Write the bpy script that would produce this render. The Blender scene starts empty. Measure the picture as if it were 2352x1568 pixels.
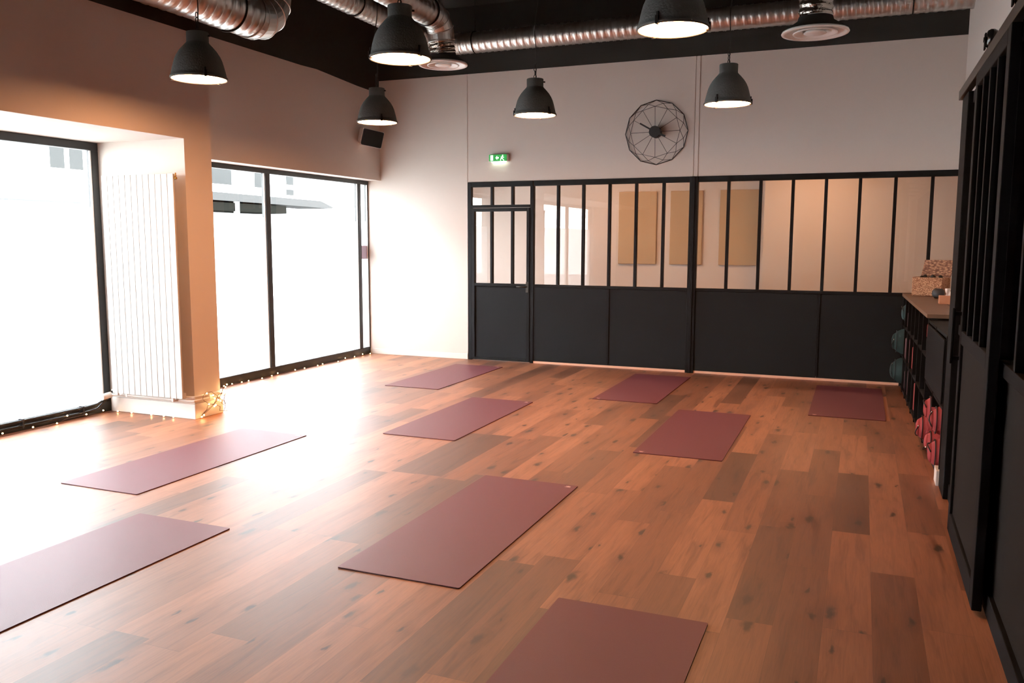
import bpy, math, random
from mathutils import Vector, Matrix
random.seed(7)
PI = math.pi
C = bpy.context.scene.collection
S = bpy.context.scene

# ------------------------------------------------------------------ camera
CAM = Vector((6.2343, -10.3508, 1.6))
FPX = 1945.8
yaw, pitch, roll = 0.38983, 0.11806, 0.002646
cy_, sy_, cp_, sp_ = math.cos(yaw), math.sin(yaw), math.cos(pitch), math.sin(pitch)
fw = Vector((-sy_*cp_, cy_*cp_, -sp_))
rt0 = Vector((cy_, sy_, 0))
up0 = rt0.cross(fw)
cr, sr = math.cos(roll), math.sin(roll)
rt = rt0*cr + up0*sr
up = up0*cr - rt0*sr
camd = bpy.data.cameras.new('camera')
cam = bpy.data.objects.new('camera', camd)
C.objects.link(cam)
m = Matrix((rt, up, -fw)).transposed().to_4x4()
m.translation = CAM
cam.matrix_world = m
camd.sensor_width = 36
camd.lens = FPX/2352*36
camd.clip_start = .05
camd.clip_end = 200
S.camera = cam

# ------------------------------------------------------------------ world, exposure
S.view_settings.view_transform = 'Standard'
S.view_settings.look = 'None'
S.view_settings.gamma = 1
S.view_settings.exposure = 0.0
S.view_settings.use_curve_mapping = False
S.cycles.use_denoising = True
S.cycles.max_bounces = 12
S.cycles.diffuse_bounces = 5
S.cycles.glossy_bounces = 4
S.cycles.transmission_bounces = 8
S.cycles.transparent_max_bounces = 16
S.cycles.sample_clamp_indirect = 8
S.cycles.caustics_reflective = False
S.cycles.caustics_refractive = False
world = bpy.data.worlds.new('overcast_sky')
S.world = world
world.use_nodes = True
bg = world.node_tree.nodes['Background']
bg.inputs[0].default_value = (0.93, 0.965, 1.0, 1)
bg.inputs[1].default_value = 26.5
LAMP_STRENGTH = 86.0
FILM_BACK = 1.0

# ------------------------------------------------------------------ materials
MATS = {}
def lin(c):
    return tuple(((x/255)/12.92 if x/255 <= .04045 else ((x/255+.055)/1.055)**2.4) for x in c)
def mat(name, rgb, rough=.6, metal=0., spec=.5, bump=None, var=None):
    """rgb in 0-255 sRGB; bump=(scale,strength); var=(scale,amount)"""
    if name in MATS: return MATS[name]
    M = bpy.data.materials.new(name); M.use_nodes = True
    nt = M.node_tree; b = nt.nodes['Principled BSDF']
    col = (*lin(rgb), 1)
    b.inputs['Base Color'].default_value = col
    b.inputs['Roughness'].default_value = rough
    b.inputs['Metallic'].default_value = metal
    b.inputs['Specular IOR Level'].default_value = spec
    if bump or var:
        tc = nt.nodes.new('ShaderNodeTexCoord')
    if bump:
        n = nt.nodes.new('ShaderNodeTexNoise'); n.inputs['Scale'].default_value = bump[0]
        n.inputs['Detail'].default_value = 3
        bp = nt.nodes.new('ShaderNodeBump'); bp.inputs['Strength'].default_value = bump[1]
        bp.inputs['Distance'].default_value = .01
        nt.links.new(tc.outputs['Object'], n.inputs['Vector'])
        nt.links.new(n.outputs['Fac'], bp.inputs['Height'])
        nt.links.new(bp.outputs['Normal'], b.inputs['Normal'])
    if var:
        n = nt.nodes.new('ShaderNodeTexNoise'); n.inputs['Scale'].default_value = var[0]
        n.inputs['Detail'].default_value = 4
        nt.links.new(tc.outputs['Object'], n.inputs['Vector'])
        mx = nt.nodes.new('ShaderNodeMix'); mx.data_type = 'RGBA'
        k = 1-var[1]
        mx.inputs[6].default_value = (col[0]*k, col[1]*k, col[2]*k, 1)
        mx.inputs[7].default_value = tuple(min(1, c*(1+var[1])) for c in col[:3]) + (1,)
        nt.links.new(n.outputs['Fac'], mx.inputs[0])
        nt.links.new(mx.outputs[2], b.inputs['Base Color'])
    MATS[name] = M
    return M
def emis(name, rgb, strength):
    M = bpy.data.materials.new(name); M.use_nodes = True
    b = M.node_tree.nodes['Principled BSDF']
    b.inputs['Base Color'].default_value = (.8, .8, .8, 1)
    b.inputs['Emission Color'].default_value = (*rgb, 1)
    b.inputs['Emission Strength'].default_value = strength
    MATS[name] = M
    return M
def glass(name, tint=(1, 1, 1), boost=1.0):
    M = bpy.data.materials.new(name); M.use_nodes = True
    nt = M.node_tree; nt.nodes.clear()
    o = nt.nodes.new('ShaderNodeOutputMaterial')
    t = nt.nodes.new('ShaderNodeBsdfTransparent'); t.inputs[0].default_value = (*tint, 1)
    g = nt.nodes.new('ShaderNodeBsdfGlossy'); g.inputs['Roughness'].default_value = 0.0
    f = nt.nodes.new('ShaderNodeFresnel'); f.inputs['IOR'].default_value = 1.5
    mu = nt.nodes.new('ShaderNodeMath'); mu.operation = 'MULTIPLY'; mu.inputs[1].default_value = boost
    mu.use_clamp = True
    mx = nt.nodes.new('ShaderNodeMixShader')
    ge = nt.nodes.new('ShaderNodeNewGeometry')          # reflect on the outer face of the pane only
    inv = nt.nodes.new('ShaderNodeMath'); inv.operation = 'SUBTRACT'; inv.inputs[0].default_value = 1
    m2 = nt.nodes.new('ShaderNodeMath'); m2.operation = 'MULTIPLY'
    nt.links.new(ge.outputs['Backfacing'], inv.inputs[1])
    nt.links.new(f.outputs[0], m2.inputs[0]); nt.links.new(inv.outputs[0], m2.inputs[1])
    nt.links.new(m2.outputs[0], mu.inputs[0])
    nt.links.new(mu.outputs[0], mx.inputs[0])
    nt.links.new(t.outputs[0], mx.inputs[1])
    nt.links.new(g.outputs[0], mx.inputs[2])
    nt.links.new(mx.outputs[0], o.inputs[0])
    MATS[name] = M
    return M
def film_mat():
    """frosted vinyl film stuck on the lower part of the shop windows"""
    M = bpy.data.materials.new('frosted_film'); M.use_nodes = True
    nt = M.node_tree; nt.nodes.clear()
    o = nt.nodes.new('ShaderNodeOutputMaterial')
    t = nt.nodes.new('ShaderNodeBsdfTranslucent'); t.inputs[0].default_value = (.95, .96, .97, 1)
    d = nt.nodes.new('ShaderNodeBsdfDiffuse'); d.inputs[0].default_value = (.8, .8, .8, 1)
    mx = nt.nodes.new('ShaderNodeMixShader'); mx.inputs[0].default_value = .12
    nt.links.new(t.outputs[0], mx.inputs[1]); nt.links.new(d.outputs[0], mx.inputs[2])
    tr = nt.nodes.new('ShaderNodeBsdfTransparent'); tr.inputs[0].default_value = (.95, .96, .97, 1)
    m2 = nt.nodes.new('ShaderNodeMixShader'); m2.inputs[0].default_value = .60
    nt.links.new(mx.outputs[0], m2.inputs[1]); nt.links.new(tr.outputs[0], m2.inputs[2])
    nt.links.new(m2.outputs[0], o.inputs[0])
    MATS['film'] = M
    return M

class NB:
    """small helper for maths node chains"""
    def __init__(s, nt): s.nt = nt
    def m(s, op, a, b=None, c=None, clamp=False):
        n = s.nt.nodes.new('ShaderNodeMath'); n.operation = op; n.use_clamp = clamp
        for i, v in enumerate((a, b, c)):
            if v is None: continue
            if isinstance(v, (int, float)): n.inputs[i].default_value = v
            else: s.nt.links.new(v, n.inputs[i])
        return n.outputs[0]
    def xyz(s, x, y, z=0.):
        n = s.nt.nodes.new('ShaderNodeCombineXYZ')
        for i, v in enumerate((x, y, z)):
            if isinstance(v, (int, float)): n.inputs[i].default_value = v
            else: s.nt.links.new(v, n.inputs[i])
        return n.outputs[0]
    def noise(s, vec, scale=1., detail=2., rough=.5, dist=0.):
        n = s.nt.nodes.new('ShaderNodeTexNoise')
        n.inputs['Scale'].default_value = scale; n.inputs['Detail'].default_value = detail
        n.inputs['Roughness'].default_value = rough; n.inputs['Distortion'].default_value = dist
        s.nt.links.new(vec, n.inputs['Vector']); return n.outputs['Fac']
    def ramp(s, fac, stops, interp='LINEAR'):
        n = s.nt.nodes.new('ShaderNodeValToRGB'); n.color_ramp.interpolation = interp
        el = n.color_ramp.elements
        while len(el) < len(stops): el.new(.5)
        for e, (p, c) in zip(el, stops):
            e.position = p; e.color = (*c, 1) if len(c) == 3 else c
        s.nt.links.new(fac, n.inputs[0]); return n.outputs[0]
    def mix(s, fac, a, b, mode='MIX'):
        n = s.nt.nodes.new('ShaderNodeMix'); n.data_type = 'RGBA'; n.blend_type = mode
        for i, v in ((0, fac), (6, a), (7, b)):
            if isinstance(v, (int, float)): n.inputs[i].default_value = v
            elif isinstance(v, tuple): n.inputs[i].default_value = (*v, 1) if len(v) == 3 else v
            else: s.nt.links.new(v, n.inputs[i])
        return n.outputs[2]

def floor_mat():
    M = bpy.data.materials.new('oak_plank_floor'); M.use_nodes = True
    nt = M.node_tree; b = nt.nodes['Principled BSDF']; N = NB(nt)
    g = nt.nodes.new('ShaderNodeNewGeometry'); sp = nt.nodes.new('ShaderNodeSeparateXYZ')
    nt.links.new(g.outputs['Position'], sp.inputs[0])
    x, y = sp.outputs[0], sp.outputs[1]
    W, L = .193, 1.29
    xr = N.m('ADD', N.m('DIVIDE', x, W), .12)
    row = N.m('FLOOR', xr)
    wn1 = nt.nodes.new('ShaderNodeTexWhiteNoise'); wn1.noise_dimensions = '1D'
    nt.links.new(row, wn1.inputs['W'])
    yr = N.m('ADD', N.m('DIVIDE', y, L), N.m('MULTIPLY', wn1.outputs['Value'], 5.0))
    bi = N.m('FLOOR', yr)
    wn = nt.nodes.new('ShaderNodeTexWhiteNoise'); wn.noise_dimensions = '2D'
    nt.links.new(N.xyz(row, bi), wn.inputs['Vector'])
    v = wn.outputs['Value']
    sc = nt.nodes.new('ShaderNodeSeparateColor'); nt.links.new(wn.outputs['Color'], sc.inputs[0])
    v2, v3 = sc.outputs[1], sc.outputs[2]
    base = N.ramp(v, [(0, lin((120, 80, 56))), (.2, lin((152, 100, 70))), (.6, lin((184, 124, 88))), (1, lin((208, 146, 108)))])
    # broad tone drift inside a board, different per board
    off = N.m('MULTIPLY', v2, 37.)
    off2 = N.m('MULTIPLY', v3, 53.)
    broad = N.noise(N.xyz(N.m('ADD', N.m('MULTIPLY', x, 7.), off), N.m('ADD', N.m('MULTIPLY', y, .9), off2), v), 1., 3., .55, .6)
    c = N.mix(N.m('MULTIPLY', N.m('SUBTRACT', broad, .5, clamp=True), 3.2, clamp=True), base, N.mix(1., base, (.62, .56, .52), 'MULTIPLY'))
    # cathedral grain
    gr = N.noise(N.xyz(N.m('ADD', N.m('MULTIPLY', x, 46.), off), N.m('ADD', N.m('MULTIPLY', y, 2.2), off2), v2), 1., 4., .6, 1.4)
    c = N.mix(N.ramp(gr, [(.35, (.55,)*3), (.55, (0, 0, 0))]), c, N.mix(1., c, (.66, .60, .55), 'MULTIPLY'))
    fine = N.noise(N.xyz(N.m('MULTIPLY', x, 260.), N.m('MULTIPLY', y, 9.), v), 1., 2., .6)
    c = N.mix(N.ramp(fine, [(.4, (.22,)*3), (.6, (0, 0, 0))]), c, N.mix(1., c, (.6, .55, .5), 'MULTIPLY'))
    # knots
    vo = nt.nodes.new('ShaderNodeTexVoronoi'); vo.feature = 'F1'; vo.voronoi_dimensions = '2D'
    dn = N.noise(N.xyz(N.m('MULTIPLY', x, 30.), N.m('MULTIPLY', y, 14.), 0.), 1., 3.)
    kx = N.m('ADD', N.m('ADD', N.m('MULTIPLY', x, 6.6), off), N.m('MULTIPLY', dn, .30))
    ky = N.m('ADD', N.m('ADD', N.m('MULTIPLY', y, 2.3), off2), N.m('MULTIPLY', dn, .26))
    vo.inputs['Scale'].default_value = 1.
    nt.links.new(N.xyz(kx, ky), vo.inputs['Vector'])
    sc2 = nt.nodes.new('ShaderNodeSeparateColor'); nt.links.new(vo.outputs['Color'], sc2.inputs[0])
    on = N.m('GREATER_THAN', sc2.outputs[0], .55)
    size = N.m('ADD', N.m('MULTIPLY', sc2.outputs[1], .15), .05)
    k = N.m('DIVIDE', vo.outputs['Distance'], size)
    core = N.m('MULTIPLY', N.m('SUBTRACT', 1., k, clamp=True), on)
    halo = N.m('MULTIPLY', N.m('SUBTRACT', 1., N.m('MULTIPLY', k, .33), clamp=True), on)
    c = N.mix(N.m('MULTIPLY', halo, .55), c, N.mix(1., c, (.55, .48, .44), 'MULTIPLY'))
    c = N.mix(N.m('MULTIPLY', core, 1.6, clamp=True), c, lin((70, 44, 32)))
    # joints
    fx = N.m('ABSOLUTE', N.m('SUBTRACT', N.m('FRACT', xr), .5))
    fy = N.m('ABSOLUTE', N.m('SUBTRACT', N.m('FRACT', yr), .5))
    sx = N.m('GREATER_THAN', fx, .5-.0045)
    sy = N.m('GREATER_THAN', fy, .5-.0011)
    seam = N.m('MAXIMUM', sx, sy)
    c = N.mix(N.m('MULTIPLY', seam, .45), c, lin((80, 52, 38)))
    st = N.noise(N.xyz(N.m('ADD', N.m('MULTIPLY', x, 21.), off2), N.m('ADD', N.m('MULTIPLY', y, 1.7), off), v3), 1., 3., .55, .8)
    c = N.mix(N.ramp(st, [(.54, (0, 0, 0)), (.74, (.8,)*3)]), c, N.mix(1., c, (.5, .43, .38), 'MULTIPLY'))
    c = N.mix(1., c, (.66, .585, .53), 'MULTIPLY')
    nt.links.new(c, b.inputs['Base Color'])
    b.inputs['Specular IOR Level'].default_value = .4
    b.inputs['Coat Weight'].default_value = .7; b.inputs['Coat Roughness'].default_value = .42
    rg = N.m('ADD', N.m('MULTIPLY', gr, .12), .46)
    nt.links.new(rg, b.inputs['Roughness'])
    bp = nt.nodes.new('ShaderNodeBump'); bp.inputs['Strength'].default_value = .12
    bp.inputs['Distance'].default_value = .004
    nt.links.new(N.m('SUBTRACT', N.m('ADD', gr, N.m('MULTIPLY', fine, .5)), seam), bp.inputs['Height'])
    nt.links.new(bp.outputs[0], b.inputs['Normal'])
    MATS['floor'] = M
    return M

def weave_mat(name, ca, cb, scale=60.):
    M = bpy.data.materials.new(name); M.use_nodes = True
    nt = M.node_tree; b = nt.nodes['Principled BSDF']; N = NB(nt)
    tc = nt.nodes.new('ShaderNodeTexCoord')
    v = nt.nodes.new('ShaderNodeTexVoronoi'); v.inputs['Scale'].default_value = scale
    mp = nt.nodes.new('ShaderNodeMapping'); mp.inputs['Scale'].default_value = (1, 1, 1.8)
    nt.links.new(tc.outputs['Object'], mp.inputs[0]); nt.links.new(mp.outputs[0], v.inputs['Vector'])
    c = N.ramp(v.outputs['Distance'], [(.1, lin(ca)), (.7, lin(cb))])
    nt.links.new(c, b.inputs['Base Color']); b.inputs['Roughness'].default_value = .8
    bp = nt.nodes.new('ShaderNodeBump'); bp.inputs['Strength'].default_value = .8; bp.inputs['Distance'].default_value = .006
    bp.invert = True
    nt.links.new(v.outputs['Distance'], bp.inputs['Height']); nt.links.new(bp.outputs[0], b.inputs['Normal'])
    return M

WALL = mat('beige_wall_paint', (218, 208, 200), .85, bump=(60, .05))
WALLW = mat('white_wall_paint', (232, 228, 222), .85, bump=(60, .04))
BLACKP = mat('black_ceiling_paint', (58, 58, 56), .9, spec=.1)
FRAME = mat('charcoal_window_frame', (38, 40, 40), .45)
STEEL = mat('black_partition_steel', (20, 20, 21), .55, spec=.15)
PANEL = mat('anthracite_partition_panel', (30, 31, 32), .65, spec=.14, bump=(300, .04))
DOORBLK = mat('black_sliding_door_paint', (17, 17, 18), .7, spec=.08)
DOORPAN = mat('brown_black_door_panel', (25, 22, 20), .7, spec=.08)
WHITE = mat('white_enamel', (236, 234, 230), .35)
WHITEB = mat('white_baseboard_paint', (226, 220, 214), .5)
GALV = mat('galvanised_duct', (205, 202, 198), .34, 1., var=(14, .06))
FOIL = mat('foil_tape', (176, 170, 162), .22, 1., bump=(30, .9))
STRAP = mat('dark_duct_strap', (40, 38, 36), .5, .6)
SHADE = mat('dark_concrete_shade', (84, 84, 81), .75, bump=(90, .25), var=(30, .15))
CABLE = mat('black_cable', (28, 26, 25), .6)
MATTOP = mat('plum_yoga_mat', (102, 37, 49), .6, spec=.5, bump=(420, .22), var=(3, .05))
MATBOT = mat('dark_mat_underside', (66, 26, 26), .8)
_b = MATTOP.node_tree.nodes['Principled BSDF']; _b.inputs['Coat Weight'].default_value = .45; _b.inputs['Coat Roughness'].default_value = .42
LOGO = mat('pale_pink_print', (226, 190, 186), .6)
FLOOR = floor_mat()
GLASSW = glass('window_glass', (.97, .985, .98), 1.0)
GLASSP = glass('partition_glass', (.95, .96, .95), 1.7)
FILM = film_mat()
GLASSD = glass('door_glass', (.8, .82, .82), .3)

# ------------------------------------------------------------------ mesh helpers
class MB:
    def __init__(s): s.v = []; s.f = []; s.sm = []; s.mi = []
    def add(s, vs, fs, smooth=False, mi=0):
        o = len(s.v); s.v += [tuple(p) for p in vs]
        for f in fs: s.f.append(tuple(i+o for i in f)); s.sm.append(smooth); s.mi.append(mi)
        return s
    def box(s, x0, x1, y0, y1, z0, z1, mi=0, bev=0.):
        x0, x1 = sorted((x0, x1)); y0, y1 = sorted((y0, y1)); z0, z1 = sorted((z0, z1))
        b = min(bev, (x1-x0)*.45, (y1-y0)*.45, (z1-z0)*.45)
        if b <= 0:
            vs = [(x, y, z) for z in (z0, z1) for y in (y0, y1) for x in (x0, x1)]
            fs = [(0, 2, 3, 1), (4, 5, 7, 6), (0, 1, 5, 4), (2, 6, 7, 3), (0, 4, 6, 2), (1, 3, 7, 5)]
            return s.add(vs, fs, mi=mi)
        import bmesh
        bm = bmesh.new(); bmesh.ops.create_cube(bm, size=1)
        for v in bm.verts:
            v.co = Vector(((x0+x1)/2+v.co.x*(x1-x0), (y0+y1)/2+v.co.y*(y1-y0), (z0+z1)/2+v.co.z*(z1-z0)))
        bmesh.ops.bevel(bm, geom=list(bm.edges), offset=b, segments=2, profile=.5, affect='EDGES')
        bm.verts.index_update()
        s.add([v.co[:] for v in bm.verts], [[v.index for v in f.verts] for f in bm.faces], mi=mi); bm.free()
        return s
    def obox(s, c, ux, uy, uz, hx, hy, hz, mi=0):
        c, ux, uy, uz = map(Vector, (c, ux, uy, uz))
        vs = [c+ux*(a*hx)+uy*(b*hy)+uz*(d*hz) for d in (-1, 1) for b in (-1, 1) for a in (-1, 1)]
        return s.add(vs, [(0, 2, 3, 1), (4, 5, 7, 6), (0, 1, 5, 4), (2, 6, 7, 3), (0, 4, 6, 2), (1, 3, 7, 5)], mi=mi)
    def tube(s, pts, r, n=10, caps=True, smooth=True, rfun=None, mi=0):
        pts = [Vector(p) for p in pts]; rings = []; prev = None
        for i, p in enumerate(pts):
            if i == 0: t = pts[1]-p
            elif i == len(pts)-1: t = p-pts[i-1]
            else: t = (pts[i+1]-p).normalized()+(p-pts[i-1]).normalized()
            t.normalize()
            if prev is None:
                a = Vector((0, 0, 1)) if abs(t.z) < .9 else Vector((1, 0, 0))
                u = t.cross(a).normalized()
            else:
                u = (prev - t*prev.dot(t)).normalized()
            w = t.cross(u); prev = u
            rr = r[i] if isinstance(r, (list, tuple)) else r
            rings.append([p+(u*math.cos(k*2*PI/n)+w*math.sin(k*2*PI/n))*(rfun(i, k/n, rr) if rfun else rr) for k in range(n)])
        vs = [q for g in rings for q in g]; fs = []
        for i in range(len(pts)-1):
            for k in range(n):
                a = i*n+k; b = i*n+(k+1) % n
                fs.append((a, b, b+n, a+n))
        s.add(vs, fs, smooth, mi)
        if caps:
            s.add(rings[0], [tuple(range(n-1, -1, -1))], False, mi); s.add(rings[-1], [tuple(range(n))], False, mi)
        return s
    def lathe(s, prof, c=(0, 0, 0), n=48, smooth=True, mi=0):
        c = Vector(c); vs = []; fs = []
        for r, z in prof:
            for k in range(n):
                a = k*2*PI/n; vs.append(c+Vector((r*math.cos(a), r*math.sin(a), z)))
        for i in range(len(prof)-1):
            for k in range(n):
                a = i*n+k; b = i*n+(k+1) % n; fs.append((a, b, b+n, a+n))
        return s.add(vs, fs, smooth, mi)
    def torus(s, c, nrm, R, r, n=24, m_=8, sx=1., mi=0):
        c, nrm = Vector(c), Vector(nrm).normalized()
        a = Vector((0, 0, 1)) if abs(nrm.z) < .9 else Vector((1, 0, 0))
        u = a.cross(nrm).normalized(); w = nrm.cross(u)
        vs, fs = [], []
        for i in range(n):
            t = i*2*PI/n; d = u*math.cos(t)+w*math.sin(t); ctr = c+u*(R*sx*math.cos(t))+w*(R*math.sin(t))
            for j in range(m_):
                p = j*2*PI/m_; vs.append(ctr+d*(r*math.cos(p))+nrm*(r*math.sin(p)))
        for i in range(n):
            for j in range(m_):
                fs.append((i*m_+j, ((i+1) % n)*m_+j, ((i+1) % n)*m_+(j+1) % m_, i*m_+(j+1) % m_))
        return s.add(vs, fs, True, mi)
    def ball(s, c, r, n=10, m_=6, sc=(1, 1, 1), mi=0):
        vs, fs = [], []
        for i in range(m_+1):
            th = PI*i/m_
            for k in range(n):
                a = 2*PI*k/n
                vs.append((c[0]+r*sc[0]*math.sin(th)*math.cos(a), c[1]+r*sc[1]*math.sin(th)*math.sin(a), c[2]+r*sc[2]*math.cos(th)))
        for i in range(m_):
            for k in range(n):
                fs.append((i*n+k, (i+1)*n+k, (i+1)*n+(k+1) % n, i*n+(k+1) % n))
        return s.add(vs, fs, True, mi)
    def prism(s, poly, axis, a0, a1, mi=0):
        """poly: 2D points in the other two axes, extruded along axis"""
        def P(q, a):
            if axis == 0: return (a, q[0], q[1])
            if axis == 1: return (q[0], a, q[1])
            return (q[0], q[1], a)
        n = len(poly)
        vs = [P(q, a0) for q in poly]+[P(q, a1) for q in poly]
        fs = [tuple(range(n-1, -1, -1)), tuple(range(n, 2*n))]+[(i, (i+1) % n, (i+1) % n+n, i+n) for i in range(n)]
        return s.add(vs, fs, mi=mi)
    def build(s, name, m, parent=None, origin=(0, 0, 0)):
        me = bpy.data.meshes.new(name)
        ox, oy, oz = origin
        me.from_pydata([(a-ox, b-oy, c-oz) for a, b, c in s.v], [], s.f)
        for k in (m if isinstance(m, (list, tuple)) else [m]): me.materials.append(k)
        me.polygons.foreach_set('use_smooth', s.sm); me.polygons.foreach_set('material_index', s.mi)
        import bmesh
        bm = bmesh.new(); bm.from_mesh(me); bmesh.ops.remove_doubles(bm, verts=bm.verts, dist=1e-6)
        bmesh.ops.recalc_face_normals(bm, faces=bm.faces); bm.to_mesh(me); bm.free()
        o = bpy.data.objects.new(name, me); C.objects.link(o); o.location = origin
        if parent: o.parent = parent
        return o

def tag(o, label=None, cat=None, group=None, kind=None):
    if label: o['label'] = label
    if cat: o['category'] = cat
    if group: o['group'] = group
    if kind: o['kind'] = kind
    return o
def thing(name, label, cat, loc=(0, 0, 0), rz=0., group=None):
    o = bpy.data.objects.new(name, None); C.objects.link(o); o.location = loc; o.rotation_euler = (0, 0, rz)
    o.empty_display_size = .1
    return tag(o, label, cat, group)
def struct(name, mb, m, label=None, parent=None):
    o = mb.build(name, m, parent)
    if not parent: tag(o, label, kind='structure')
    return o
def sroot(name, label):
    o = bpy.data.objects.new(name, None); C.objects.link(o)
    return tag(o, label, kind='structure')
def copy_tree(o, parent=None):
    c = o.copy(); C.objects.link(c); c.parent = parent
    for ch in list(o.children): copy_tree(ch, c)
    return c

# ------------------------------------------------------------------ room shell
XR, YB, ZC = 7.16, -13.0, 4.62       # right wall, wall behind the viewer, ceiling
XW, XN = -.20, -.26                  # far window plane, near window plane
PX, PY0, PY1 = .75, -4.50, -4.17     # pillar face and sides
struct('floor', MB().box(-.45, XR+.15, YB, 4.2, -.12, 0), FLOOR, 'oak plank floor running towards the back partition')
struct('ceiling', MB().box(-.45, XR+.15, YB, 0.08, ZC, ZC+.1), BLACKP, 'black painted ceiling')

# left wall above the far window: painted edge is slightly uneven, black above
w = MB()
w.prism([(-4.17, 2.425), (0.0, 2.425), (0.0, 3.60), (-.55, 3.615), (-1.45, 3.665), (-1.75, 3.655), (-3.2, 3.655), (-4.17, 3.655)], 0, -.32, 0.0)
struct('wall_left', w, WALL, 'beige wall above the far shop window')
w = MB(); w.prism([(-4.17, 3.655), (-3.2, 3.655), (-1.75, 3.655), (-1.45, 3.665), (-.55, 3.615), (0, 3.60), (0, ZC), (-4.17, ZC)], 0, -.32, 0.0)
struct('wall_left_black', w, BLACKP, 'black upper strip of the left wall')
# deep beam over the near window
struct('wall_left_beam', MB().box(-.36, PX, YB, PY0, 2.475, 3.392), WALL, 'deep beige beam over the near shop window')
struct('wall_left_beam_black', MB().box(-.36, PX, YB, PY0, 3.392, ZC), BLACKP, 'black strip above the deep beam')
# pillar
struct('wall_pillar', MB().box(-.36, PX, PY0, PY1, 0, 3.392), WALL, 'beige pillar between the two shop windows')
struct('wall_pillar_black', MB().box(-.36, PX, PY0, PY1, 3.392, ZC), BLACKP, 'black top of the pillar')
struct('baseboard_pillar', MB().box(-.24, PX+.016, PY0-.016, PY1+.016, 0, .137, bev=.004), WHITEB, 'white baseboard round the pillar foot')
# outer wall between things, left of the near window far behind the viewer
struct('wall_left_rear', MB().box(-.36, -.2, YB, -10.8, 0, 2.475), WALL, 'beige left wall behind the viewer')
# back wall
w = MB()
w.box(-.32, 1.335, 0, .12, 0, 3.767)
w.box(1.349, 4.318, 0, .12, 2.372, 3.767)
w.box(4.385, XR, 0, .12, 2.372, 3.767)
w.box(1.335, 1.349, .006, .12, 2.372, 3.767)
w.box(4.318, 4.385, .012, .12, 2.372, 3.767)
struct('wall_back', w, WALL, 'beige back wall above the glazed partition')
struct('trim_1', MB().box(4.326, 4.372, 0.0, .012, 2.372, 3.767, bev=.003), WALL, 'narrow cover strip on the back wall above the partition post')
struct('wall_back_black', MB().box(-.32, XR, 0, .12, 3.767, ZC), BLACKP, 'black strip of the back wall behind the long duct')
struct('baseboard_back', MB().box(-.2, 1.335, -.012, 0, 0, .075, bev=.003), WHITEB, 'white baseboard left of the partition door')
# right wall and wall behind the viewer
struct('wall_storeroom', MB().box(9.2, 9.3, -11, -2.9, 0, 2.7).box(XR+.12, 9.3, -3.0, -2.9, 0, 2.7).box(XR+.12, 9.3, -11, -10.9, 0, 2.7).box(XR+.12, 9.3, -11, -2.9, 2.7, 2.8).box(XR+.12, 9.3, -11, -2.9, -.1, -.0), PANEL, 'dark storeroom behind the sliding door')
struct('wall_right', MB().box(XR, XR+.12, YB, -9.9, 0, 2.5).box(XR, XR+.12, -4.25, 0, 0, 2.5).box(XR, XR+.12, YB, 0, 2.5, ZC), WALL, 'beige right wall behind the sliding door')
struct('wall_rear', MB().box(-.36, XR, YB-.1, YB, 0, ZC), PANEL, 'unseen wall behind the viewer, made dark to cut bounced light')  # out of view; dark finish chosen to keep bounced light down

# room behind the partition
struct('wall_next_room_back', MB().box(-.32, 4.90, 3.0, 3.1, 0, 3.0), WALL, 'beige far wall seen through the partition glass')
struct('wall_next_room_step', MB().prism([(4.90, 2.45), (9.4, 2.45), (9.4, 2.55), (5.0, 2.55), (5.0, 3.1), (4.90, 3.1)], 2, 0, 3.0), WALL, 'stepped beige wall seen through the right panes')
struct('wall_next_room_right', MB().box(9.4, 9.5, .12, 2.5, 0, 3.0), WALL, 'right end of the next room')
struct('floor_next_room', MB().box(XR+.15, 9.5, .0, 4.2, -.12, 0), FLOOR, 'oak floor of the next room')
struct('ceiling_next_room', MB().box(-.32, 9.5, .12, 3.1, 3.0, 3.1), WALLW, 'white ceiling of the next room')
struct('wall_next_room_front', MB().box(XR, 9.5, 0.0, .12, 0, 3.0), WALL, 'front wall of the next room')
struct('wall_next_room_left', MB().box(-.32, -.22, .12, .5, 0, 3.0).box(-.32, -.22, 2.2, 3.0, 0, 3.0).box(-.32, -.22, .5, 2.2, 2.4, 3.0), WALL, 'left outer wall of the next room')

# ------------------------------------------------------------------ shop windows
def bars(fr, x0, x1, yr, zr, top, bot, left, right):
    fr.box(x0, x1, yr[0], yr[1], zr[1]-top, zr[1], bev=.004)
    fr.box(x0, x1, yr[0], yr[1], zr[0], zr[0]+bot, bev=.004)
    fr.box(x0, x1, yr[0], yr[0]+left, zr[0]+bot, zr[1]-top, bev=.004)
    fr.box(x0, x1, yr[1]-right, yr[1], zr[0]+bot, zr[1]-top, bev=.004)
w1 = sroot('window_1', 'near shop window with frosted lower glass beside the radiator')
fr = MB(); bars(fr, XN-.06, XN, (-10.8, -4.501), (0, 2.474), .072, .095, .06, .075)
fr.box(XN-.06, XN+.004, -8.95, -8.87, .095, 2.40, bev=.004)
fr.build('window_frame', FRAME, w1)
for a, b in ((-10.74, -8.95), (-8.87, -4.576)):
    MB().box(XN-.028, XN-.022, a, b, .095, 2.402).build('glass_pane', GLASSW, w1)
    MB().box(XN-.021, XN-.020, a, b-.01, .095, 1.892).build('frosted_film', FILM, w1)
MB().box(XN-.02, XN-.002, -4.590, -4.578, .095, 2.40).build('glazing_bead', WHITE, w1)
w2 = sroot('window_2', 'far shop window with frosted lower glass beside the corner')
fr = MB(); bars(fr, XW-.06, XW, (-4.17, 0), (0, 2.424), .055, .098, .05, .012)
fr.box(XW-.06, XW+.004, -2.222, -2.142, .098, 2.37, bev=.004)
fr.box(XW-.06, XW+.004, -.262, -.196, .098, 2.37, bev=.004)
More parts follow.
